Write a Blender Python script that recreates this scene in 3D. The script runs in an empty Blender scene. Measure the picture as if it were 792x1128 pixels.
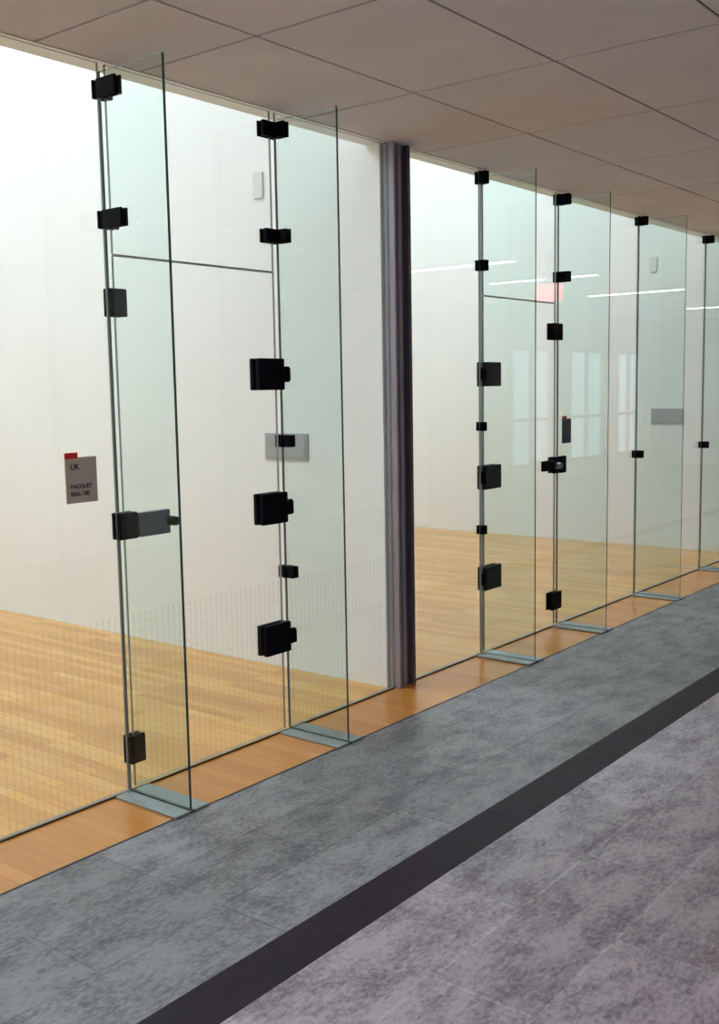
import bpy, math, random
from mathutils import Matrix, Vector
random.seed(4)
S=bpy.context.scene
S.view_settings.view_transform='Standard'
H=2.80      # corridor ceiling
CH=6.0      # court height
YB=-5.2     # opposite corridor wall
# ------------------------------------------------------------ materials
def newmat(n):
    m=bpy.data.materials.new(n); m.use_nodes=True
    nt=m.node_tree; nt.nodes.clear()
    o=nt.nodes.new('ShaderNodeOutputMaterial')
    return m,nt,o
def N(nt,t,**k):
    n=nt.nodes.new(t)
    for a,b in k.items():
        if a in n.inputs: n.inputs[a].default_value=b
        else: setattr(n,a,b)
    return n
def plain(n,col,rough=.5,metal=0,spec=.5,var=0.0,vscale=3.0,bump=0):
    m,nt,o=newmat(n)
    b=N(nt,'ShaderNodeBsdfPrincipled'); b.inputs['Roughness'].default_value=rough
    b.inputs['Metallic'].default_value=metal; b.inputs['Specular IOR Level'].default_value=spec
    tc=N(nt,'ShaderNodeTexCoord'); no=N(nt,'ShaderNodeTexNoise'); no.inputs['Scale'].default_value=vscale
    no.inputs['Detail'].default_value=5
    nt.links.new(tc.outputs['Object'],no.inputs['Vector'])
    r=N(nt,'ShaderNodeValToRGB')
    r.color_ramp.elements[0].position=.3; r.color_ramp.elements[1].position=.7
    r.color_ramp.elements[0].color=[c*(1-var) for c in col]+[1]
    r.color_ramp.elements[1].color=[min(1,c*(1+var)) for c in col]+[1]
    nt.links.new(no.outputs['Fac'],r.inputs['Fac']); nt.links.new(r.outputs['Color'],b.inputs['Base Color'])
    nt.links.new(b.outputs[0],o.inputs[0]); return m
def emit(n,col,s):
    m,nt,o=newmat(n); e=N(nt,'ShaderNodeEmission'); e.inputs[0].default_value=(*col,1); e.inputs[1].default_value=s
    nt.links.new(e.outputs[0],o.inputs[0]); return m
def glass(n,tint,r0=.04,k=.9,frit=False):
    m,nt,o=newmat(n)
    lw=N(nt,'ShaderNodeLayerWeight'); lw.inputs[0].default_value=.5
    p=N(nt,'ShaderNodeMath',operation='POWER'); p.inputs[1].default_value=5
    nt.links.new(lw.outputs['Facing'],p.inputs[0])
    q=N(nt,'ShaderNodeMath',operation='MULTIPLY_ADD'); q.inputs[1].default_value=k; q.inputs[2].default_value=r0
    nt.links.new(p.outputs[0],q.inputs[0])
    t=N(nt,'ShaderNodeBsdfTransparent'); t.inputs[0].default_value=(*tint,1)
    g=N(nt,'ShaderNodeBsdfGlossy'); g.inputs['Roughness'].default_value=0.0; g.inputs[0].default_value=(.95,1,.98,1)
    mx=N(nt,'ShaderNodeMixShader')
    last=t
    if frit:   # printed dot/line manifestation on the lowest 0.72 m
        tc=N(nt,'ShaderNodeTexCoord'); sp=N(nt,'ShaderNodeSeparateXYZ'); nt.links.new(tc.outputs['Object'],sp.inputs[0])
        def math_(op,a,b):
            n=N(nt,'ShaderNodeMath',operation=op)
            for i,v in enumerate((a,b)):
                if isinstance(v,(int,float)): n.inputs[i].default_value=v
                elif v is not None: nt.links.new(v,n.inputs[i])
            return n.outputs[0]
        fx=math_('LESS_THAN',math_('FRACT',math_('MULTIPLY',sp.outputs['X'],1/.030),0),.3)
        fz=math_('LESS_THAN',math_('FRACT',math_('MULTIPLY',sp.outputs['Z'],1/.030),0),.78)
        zz=math_('LESS_THAN',sp.outputs['Z'],.717)
        f=math_('MULTIPLY',math_('MULTIPLY',math_('MULTIPLY',fx,fz),zz),.11)
        d=N(nt,'ShaderNodeBsdfDiffuse'); d.inputs[0].default_value=(.5,.47,.42,1)
        m2=N(nt,'ShaderNodeMixShader'); nt.links.new(f,m2.inputs[0])
        nt.links.new(t.outputs[0],m2.inputs[1]); nt.links.new(d.outputs[0],m2.inputs[2]); last=m2
    nt.links.new(q.outputs[0],mx.inputs[0]); nt.links.new(last.outputs[0],mx.inputs[1]); nt.links.new(g.outputs[0],mx.inputs[2])
    nt.links.new(mx.outputs[0],o.inputs[0]); return m
def wood(n,c1,c2,rough,grain=.35):
    m,nt,o=newmat(n)
    b=N(nt,'ShaderNodeBsdfPrincipled'); b.inputs['Roughness'].default_value=rough; b.inputs['Specular IOR Level'].default_value=.5
    tc=N(nt,'ShaderNodeTexCoord'); mp=N(nt,'ShaderNodeMapping'); mp.inputs['Rotation'].default_value=(0,0,math.pi/2)
    nt.links.new(tc.outputs['Object'],mp.inputs[0])
    br=N(nt,'ShaderNodeTexBrick'); br.offset=.37; br.offset_frequency=3
    br.inputs['Scale'].default_value=1
    br.inputs['Mortar Size'].default_value=.0010; br.inputs['Mortar Smooth'].default_value=.3
    br.inputs['Brick Width'].default_value=.75; br.inputs['Row Height'].default_value=.058
    br.inputs['Color1'].default_value=(*c1,1); br.inputs['Color2'].default_value=(*c2,1)
    br.inputs['Mortar'].default_value=(*[c*.6 for c in c2],1)
    nt.links.new(mp.outputs[0],br.inputs[0])
    mp2=N(nt,'ShaderNodeMapping'); mp2.inputs['Scale'].default_value=(30,1.4,1)
    nt.links.new(tc.outputs['Object'],mp2.inputs[0])
    no=N(nt,'ShaderNodeTexNoise'); no.inputs['Scale'].default_value=2; no.inputs['Detail'].default_value=4
    nt.links.new(mp2.outputs[0],no.inputs[0])
    mx=N(nt,'ShaderNodeMix',data_type='RGBA',blend_type='MULTIPLY'); mx.inputs[0].default_value=grain
    r=N(nt,'ShaderNodeValToRGB'); r.color_ramp.elements[0].position=.3; r.color_ramp.elements[1].position=.65
    r.color_ramp.elements[0].color=(.6,.5,.42,1)
    nt.links.new(no.outputs['Fac'],r.inputs[0])
    nt.links.new(br.outputs['Color'],mx.inputs[6]); nt.links.new(r.outputs[0],mx.inputs[7])
    nt.links.new(mx.outputs[2],b.inputs['Base Color']); nt.links.new(b.outputs[0],o.inputs[0]); return m
def tile(n,c1,c2,mort,off,bw=.93,rh=.31,ms=.0032):
    m,nt,o=newmat(n)
    b=N(nt,'ShaderNodeBsdfPrincipled'); b.inputs['Roughness'].default_value=.42; b.inputs['Specular IOR Level'].default_value=.4
    tc=N(nt,'ShaderNodeTexCoord'); mp=N(nt,'ShaderNodeMapping'); mp.inputs['Location'].default_value=off
    nt.links.new(tc.outputs['Object'],mp.inputs[0])
    br=N(nt,'ShaderNodeTexBrick'); br.offset=.5
    br.inputs['Scale'].default_value=1; br.inputs['Mortar Size'].default_value=ms; br.inputs['Mortar Smooth'].default_value=.2
    br.inputs['Brick Width'].default_value=bw; br.inputs['Row Height'].default_value=rh
    br.inputs['Color1'].default_value=(*[c*1.13 for c in c1],1); br.inputs['Color2'].default_value=(*[c*.87 for c in c1],1)
    br.inputs['Mortar'].default_value=(*mort,1)
    nt.links.new(mp.outputs[0],br.inputs[0])
    mp2=N(nt,'ShaderNodeMapping'); mp2.inputs['Scale'].default_value=(1,1.7,1)
    nt.links.new(tc.outputs['Object'],mp2.inputs[0])
    n1=N(nt,'ShaderNodeTexNoise'); n1.inputs['Scale'].default_value=4.2; n1.inputs['Detail'].default_value=9; n1.inputs['Roughness'].default_value=.75
    n2=N(nt,'ShaderNodeTexNoise'); n2.inputs['Scale'].default_value=40; n2.inputs['Detail'].default_value=5; n2.inputs['Roughness'].default_value=.8
    nt.links.new(mp2.outputs[0],n1.inputs[0]); nt.links.new(mp2.outputs[0],n2.inputs[0])
    ad=N(nt,'ShaderNodeMath',operation='MULTIPLY_ADD'); ad.inputs[1].default_value=.45
    nt.links.new(n2.outputs['Fac'],ad.inputs[0]); 
    sc=N(nt,'ShaderNodeMath',operation='MULTIPLY'); sc.inputs[1].default_value=.55
    nt.links.new(n1.outputs['Fac'],sc.inputs[0]); nt.links.new(sc.outputs[0],ad.inputs[2])
    r=N(nt,'ShaderNodeValToRGB'); r.color_ramp.elements[0].position=.42; r.color_ramp.elements[1].position=.55
    r.color_ramp.elements[0].color=(*c2,1); r.color_ramp.elements[1].color=(1,1,1,1)
    nt.links.new(ad.outputs[0],r.inputs[0])
    mx=N(nt,'ShaderNodeMix',data_type='RGBA',blend_type='MULTIPLY'); mx.inputs[0].default_value=1
    nt.links.new(br.outputs['Color'],mx.inputs[6]); nt.links.new(r.outputs[0],mx.inputs[7])
    nt.links.new(mx.outputs[2],b.inputs['Base Color']); nt.links.new(b.outputs[0],o.inputs[0]); return m

M_wall=plain('court_white_plaster',(.85,.865,.86),.45,var=.012,vscale=1.2)
M_cwall=plain('corridor_paint',(.66,.65,.66),.6,var=.03)
M_ceil=plain('acoustic_panel',(.82,.79,.83),.85,var=.04,vscale=2.5,spec=.2)
M_gap=plain('ceiling_gap',(.13,.11,.12),.9)
M_wood=wood('maple_planks',(.79,.425,.105),(.58,.265,.055),.22)
M_wood2=wood('maple_planks_outer',(.74,.315,.062),(.62,.24,.042),.25,.2)  # same maple floor; deeper orange painted in where the court's glare is missing
M_tileA=tile('stone_tile_grey',(.29,.285,.30),(.36,.36,.39),(.19,.19,.20),(.18,.05,0),ms=.0035)
M_tileB=tile('stone_tile_mauve',(.46,.405,.44),(.38,.345,.385),(.54,.48,.52),(.12,.18,0),ms=.0048)
M_stripe=plain('stone_tile_dark',(.018,.009,.020),.5,var=.35,vscale=14,spec=.16)
M_glass=glass('clear_glass',(.985,.995,.99),r0=.045,k=.75)
M_glassF=glass('clear_glass_manifestation',(.985,.995,.99),r0=.035,k=.7,frit=True)
M_fin=glass('fin_glass',(.925,.973,.962),r0=.012,k=.45)
M_edge=plain('glass_edge_green',(.035,.09,.08),.12,spec=.8,var=.2)
M_joint=plain('joint_silicone',(.20,.24,.23),.4)
M_seal=plain('transom_seal',(.48,.50,.49),.4)
M_black=plain('black_fitting',(.003,.003,.007),.6,spec=.10,var=.2,vscale=20)
M_steel=plain('brushed_steel',(.20,.22,.25),.35,metal=.8,var=.08,vscale=30)
M_shoe=plain('shoe_metal',(.33,.38,.39),.4,metal=.5,var=.08,vscale=10)
M_chan=plain('channel_dark',(.05,.045,.04),.5)
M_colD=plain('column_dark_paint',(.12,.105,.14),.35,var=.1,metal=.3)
M_colL=plain('column_lit_paint',(.34,.31,.37),.35,var=.08,metal=.2)  # same column paint, its highlights put into a lighter colour
M_sign=plain('sign_taupe',(.56,.47,.40),.5,var=.03)
M_signd=plain('sign_back',(.05,.045,.045),.5)
M_red=plain('sign_red',(.70,.03,.02),.5)
M_ink=plain('sign_ink',(.05,.04,.04),.6)
M_plate=plain('wall_plate_grey',(.38,.39,.40),.5,var=.03)
M_plateL=plain('wall_plate_light',(.72,.73,.71),.5)
M_frame=plain('window_frame',(.45,.47,.50),.5)
M_lamp=emit('lamp_tube',(1,.97,.92),12)
M_fill=emit('added_fill_tube',(.96,.95,1),32)  # glow for the added corridor fill lights, kept out of view
M_courtlamp=emit('court_lamp',(.80,.93,1),11.4)
M_courtlampB=emit('court_lamp_b',(.79,.93,.99),10.2)
M_exit=emit('exit_red',(1,.05,.05),6)

# ------------------------------------------------------------ mesh helper
def mesh(name,boxes,mats,parent=None,bevel=0):
    """boxes: (x0,x1,y0,y1,z0,z1,mat or [6 mats: -x,+x,-y,+y,-z,+z])"""
    me=bpy.data.meshes.new(name); V=[];F=[];I=[]
    for b in boxes:
        x0,x1,y0,y1,z0,z1=b[:6]; mi=b[6] if len(b)>6 else 0
        if not isinstance(mi,(list,tuple)): mi=[mi]*6
        o=len(V)
        V+=[(x0,y0,z0),(x1,y0,z0),(x1,y1,z0),(x0,y1,z0),(x0,y0,z1),(x1,y0,z1),(x1,y1,z1),(x0,y1,z1)]
        F+=[(o,o+4,o+7,o+3),(o+1,o+2,o+6,o+5),(o,o+1,o+5,o+4),(o+2,o+3,o+7,o+6),(o,o+3,o+2,o+1),(o+4,o+5,o+6,o+7)]
        I+=mi
    me.from_pydata(V,[],F)
    for m in mats: me.materials.append(m)
    for p,i in zip(me.polygons,I): p.material_index=i
    ob=bpy.data.objects.new(name,me); S.collection.objects.link(ob)
    if parent: ob.parent=parent
    if bevel:
        bv=ob.modifiers.new('bevel','BEVEL'); bv.width=bevel; bv.segments=2; bv.limit_method='ANGLE'
    return ob
def empty(name,loc=(0,0,0)):
    e=bpy.data.objects.new(name,None); e.empty_display_size=.1; S.collection.objects.link(e); return e
def cyl(name,c,r,l,axis,mat,parent):
    import bmesh
    bm=bmesh.new(); bmesh.ops.create_cone(bm,cap_ends=True,segments=24,radius1=r,radius2=r*.92,depth=l)
    me=bpy.data.meshes.new(name); 
    if axis=='y': bmesh.ops.rotate(bm,verts=bm.verts,matrix=Matrix.Rotation(math.pi/2,3,'X'))
    if axis=='x': bmesh.ops.rotate(bm,verts=bm.verts,matrix=Matrix.Rotation(math.pi/2,3,'Y'))
    bmesh.ops.translate(bm,verts=bm.verts,vec=c); bm.to_mesh(me); bm.free()
    me.materials.append(mat); ob=bpy.data.objects.new(name,me); S.collection.objects.link(ob); ob.parent=parent
    return ob

# ------------------------------------------------------------ shell
div=[-1.05,4.40,9.80,15.2]
mesh('floor',[(-4,20,-1.25,-.36,-.1,0,0),(-4,20,-1.42,-1.25,-.1,0,1),(-4,20,YB,-1.42,-.1,0,2)],[M_tileA,M_stripe,M_tileB])
mesh('floor_court',[(-4,20,-.014,12.2,-.1,0,0),(-4,20,-.36,-.014,-.1,0,1)],[M_wood,M_wood2])
mesh('trim_1',[(-4,20,-.365,-.357,-.05,.002,0)],[M_chan])
# ceiling panels over the corridor
panels=[]
rows=[(0.0,-.62)]
y=-.62
while y>YB: rows.append((y,y-.65)); y-=.65
xs0=[-4]; x=-3.86
while x<20: xs0.append(x); x+=.95
xs0.append(20)
g=.006
for k,(ya,yb) in enumerate(rows):
    xs=sorted(xs0+([2.32] if k==0 else []))
    for a,b in zip(xs[:-1],xs[1:]):
        if b-a<.03: continue
        panels.append((a+g,b-g,max(yb,YB)+g,ya-g,H,H+.02,0))
panels.append((-4,20,YB,0.0,H+.006,H+.1,1))
mesh('ceiling',panels,[M_ceil,M_gap])
mesh('wall_bulkhead',[(-4,20,0.0,.12,H,CH,0)],[M_wall])
mesh('ceiling_court',[(-4,20,0,12.2,CH,CH+.1,0)],[M_wall])
mesh('wall_front',[(-4,20,12.2,12.3,-.1,CH,0)],[M_wall])
for i,d in enumerate(div):
    mesh('wall_divider',[(d-.05,d+.05,.03,12.2,0,CH,0)],[M_wall])
mesh('wall_west',[(-4.1,-4,YB,12.3,-.1,CH,0)],[M_cwall])
mesh('wall_east',[(20,20.1,YB,12.3,-.1,CH,0)],[M_cwall])
# opposite wall with window openings
wins=[(14.6,16.0),(16.6,18.0),(18.5,19.6)]
wb=[(-4,wins[0][0],YB-.15,YB,-.1,H+.1,0)]
for (a,b),nx in zip(wins,[wins[1][0],wins[2][0],20]):
    wb+=[(a,b,YB-.15,YB,-.1,.25,0),(a,b,YB-.15,YB,2.2,H+.1,0),(b,nx,YB-.15,YB,-.1,H+.1,0)]
mesh('wall_south',wb,[M_cwall])
for i,(a,b) in enumerate(wins):
    fr=[(a,b,YB-.1,YB-.04,.25,.31),(a,b,YB-.1,YB-.04,2.14,2.2),(a,b,YB-.1,YB-.04,1.0,1.05)]
    n=2
    for j in range(n+1):
        xx=a+(b-a-.06)*j/n; fr.append((xx,xx+.06,YB-.1,YB-.04,.31,2.14))
    mesh('window_%d'%(i+1),fr,[M_frame])

# ------------------------------------------------------------ steel columns (H section, open to the corridor)
for d in div[:3]:
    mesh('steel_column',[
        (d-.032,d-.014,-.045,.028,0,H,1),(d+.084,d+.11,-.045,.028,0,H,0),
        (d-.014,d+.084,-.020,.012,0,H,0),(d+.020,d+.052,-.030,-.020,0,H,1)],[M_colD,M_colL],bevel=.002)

# ------------------------------------------------------------ fixed glazing
GT=2.79; th=.012
F5=5.245; F7=7.42
def pane(name,x0,x1,z0,z1,parent=None,m=None):
    return mesh(name,[(x0,x1,-th/2,th/2,z0,z1,[1,1,0,2,1,1])],[m or M_glass,M_joint,M_glass],parent)
segs=[(-1.0,.018),(.022,1.408),(1.412,2.588),(3.545,4.365),(4.515,F5-.005),(6.185,F7-.002),(F7+.002,8.758),(8.762,9.765),(9.915,15.1)]
for a,b in segs: pane('fixed_glass_panel',a,b,.008,GT,None,M_glassF if b<4.4 else M_glass)
mesh('trim_2',[(-1.0,div[1]-.035,-.014,-.007,0,.007,0),(div[1]+.115,9.745,-.014,-.007,0,.007,0)],[M_chan])
# ------------------------------------------------------------ fittings
def clamp(par,xf,z,off=0,h=.066,arm=.09,w=.03):
    """plates on both faces of the wall glass (offset `off` along the wall) and arms hugging the fin"""
    a,b=min(xf-w+off,xf-.018),max(xf+w+off,xf+.018)
    return mesh('clamp',[
        (a,b,-.026,-.007,z-h/2,z+h/2,0),(a,b,.007,.018,z-h/2,z+h/2,0),
        (xf-.018,xf-.0065,-arm,-.024,z-h/2,z+h/2,0),(xf+.0065,xf+.018,-arm,-.024,z-h/2,z+h/2,0)],[M_black],par,bevel=.003)
def patch(par,xc,z,w=.11,h=.115,name='patch'):
    return mesh(name,[(xc-w/2,xc+w/2,-.028,-.007,z-h/2,z+h/2,0),(xc-w/2,xc+w/2,.007,.022,z-h/2,z+h/2,0)],[M_black],par,bevel=.004)
def fin(xf,clamps,depth=.36):
    e=empty('glass_fin')
    mesh('fin_pane',[(xf-.006,xf+.006,-depth,-.008,.012,2.755,[0,0,1,2,1,1])],[M_fin,M_edge,M_joint],e)
    mesh('base_shoe',[(xf-.085,xf-.012,-depth-.012,-.022,0,.010,0),(xf+.012,xf+.085,-depth-.012,-.022,0,.010,0),
                      (xf-.012,xf+.012,-depth-.012,-.022,0,.008,1)],[M_shoe,M_chan],e,bevel=.002)
    for c in clamps: clamp(e,xf,*c)
    return e
fA=fin(2.59,[(2.695,.018,.068,.115),(2.225,.022,.066,.12)])
fB=fin(3.54,[(2.71,-.05,.066,.075,.04),(2.255,-.05,.06,.075,.04),(1.35,0,.055,.07,.025),(.75,0,.055,.07,.025)])
fC=fin(F5,[(2.75,0,.07,.055,.025),(2.265,0,.06,.05,.025),(1.35,0,.052,.035,.02),(.745,0,.052,.035,.02)])
fD=fin(6.18,[(2.745,0),(2.265,0)])
for xf in (.02,1.41,F7,8.76): fin(xf,[(2.75,0,.062,.07),(1.06,0,.055,.06)])
# ------------------------------------------------------------ doors
def door(x0,x1,hinge,xh,xl,m):
    e=empty('glass_door')
    pane('door_leaf',x0,x1,.012,2.095,e,m)
    mesh('head_seal',[(x0,x1,-.005,.004,2.0965,2.1015,0)],[M_seal],e)
    s=1 if hinge=='L' else -1
    for z in (1.65,1.05,.45):
        a,b=(xh+.008,xh+.185) if s>0 else (xh-.165,xh+.0)
        ar=.03 if s>0 else .05
        mesh('hinge',[(a,b,-.032,-.007,z-.07,z+.07,0),(a,b,.007,.030,z-.07,z+.07,0),
            (xh-.020,xh-.0065,-ar,-.012,z-.03,z+.03,0),(xh+.0065,xh+.020,-ar,-.012,z-.03,z+.03,0),
            (xh-.026,xh+.026,-ar+.01,-.02,z-.035,z+.035,0)],[M_black],e,bevel=.005)
    for z,h in ((1.92,.105),(.17,.115)):
        patch(e,xl,z,.075 if s<0 else .13,h,'strike_patch')
    patch(e,xl,1.065,.09,.105,'lock_case')
    return e
D1=door(2.622,3.512,'R',3.54,2.625,M_glassF)
pane('transom_glass',2.622,3.512,2.103,GT,D1)
mesh('lock_bar',[(2.672,2.83,-.036,-.008,1.015,1.112,0)],[M_steel],D1,bevel=.004)
cyl('lock_knob',(2.83,-.052,1.065),.02,.035,'y',M_black,D1)
D2=door(F5+.03,6.15,'L',F5,6.145,M_glass)
pane('transom_glass',F5+.03,6.15,2.103,GT,D2)
mesh('lock_bar',[(5.955,6.10,-.032,-.008,1.035,1.10,0),(6.19,6.26,-.032,-.008,1.01,1.12,0)],[M_black],D2,bevel=.004)
cyl('lock_knob',(6.12,-.05,1.065),.022,.035,'y',M_steel,D2)
# ------------------------------------------------------------ signs
def sign(xa,xb,za,zb,face):
    e=empty('room_sign'); yf=-th/2
    mesh('plaque',[(xa,xb,yf-.006,yf-.0005,za,zb,0)],[face],e)
    mesh('red_tab',[(xa,xa+.055,yf-.0075,yf-.001,zb-.004,zb+.018,0)],[M_red],e)
    for t,sz,px,pz in (('UK',.030,.02,-.045),('RACQUET',.021,.018,-.115),('BALL 108',.021,.018,-.142)):
        cu=bpy.data.curves.new('lettering','FONT'); cu.body=t; cu.size=sz; cu.extrude=.0003; cu.offset=.0008
        ob=bpy.data.objects.new('lettering',cu); S.collection.objects.link(ob); cu.materials.append(M_ink)
        ob.rotation_euler=(math.pi/2,0,0); ob.location=(xa+px,yf-.0068,zb+pz); ob.parent=e
sign(2.355,2.495,1.175,1.345,M_sign)
sign(6.24,6.36,1.20,1.36,M_signd)
for d in (4.40,9.80):
    xw=d-.05
    mesh('wall_access_plate',[(xw-.008,xw,.545,.865,1.19,1.34,0),(xw-.011,xw-.008,.56,.85,1.205,1.325,0)],[M_plate],bevel=.002)
    mesh('wall_speaker_plate',[(xw-.012,xw,.83,.90,2.63,2.77,0)],[M_plateL],bevel=.002)

# ------------------------------------------------------------ lamps
for x,mt in ((-2.6,M_fill),(-1.2,M_fill),(.1,M_fill),(1.3,M_fill),(9.1,M_lamp),(10.9,M_lamp),(13.45,M_lamp),(17.0,M_lamp)):  # first four are added, unseen fill lights that brighten the corridor
    e=empty('linear_ceiling_light')
    mesh('housing',[(x-.07,x+.07,-3.35,-2.0,H-.02,H,0)],[M_frame],e)
    mesh('diffuser',[(x-.05,x+.05,-3.33,-2.02,H-.026,H-.018,0)],[mt],e)
for i,(a,b) in enumerate(zip(div[:-1],div[1:])):
    for yy in (3.0,8.5):
        xc=(a+b)/2
        mesh('court_ceiling_light',[(xc-1.5,xc+1.5,yy-1.0,yy+1.0,CH-.03,CH,0)],[M_courtlamp if i==0 else M_courtlampB])
e=empty('exit_sign')
mesh('stem',[(8.79,8.81,-1.47,-1.43,2.5,H,0)],[M_frame],e)
mesh('box',[(8.775,8.825,-1.58,-1.32,2.34,2.5,[1,1,0,0,0,0])],[M_frame,M_exit],e)

# ------------------------------------------------------------ world (daylight outside the windows)
W=bpy.data.worlds.new('World'); S.world=W; W.use_nodes=True
bg=W.node_tree.nodes['Background']; bg.inputs[0].default_value=(.62,.82,1,1); bg.inputs[1].default_value=1.2
# ------------------------------------------------------------ camera
R=Matrix(((0.6198,-0.10196,0.77811),(-0.78457,-0.05868,0.61726),(-0.01728,-0.99306,-0.11636)))
r,dn,fw=R.col[0],R.col[1],R.col[2]
cam=bpy.data.cameras.new('Camera'); co=bpy.data.objects.new('Camera',cam); S.collection.objects.link(co)
m=Matrix((( r[0],-dn[0],-fw[0],0),(r[1],-dn[1],-fw[1],-3.254),(r[2],-dn[2],-fw[2],1.58),(0,0,0,1)))
co.matrix_world=m
cam.sensor_fit='VERTICAL'; cam.sensor_height=24; cam.lens=24*1160/1128; cam.clip_start=.02
S.camera=co
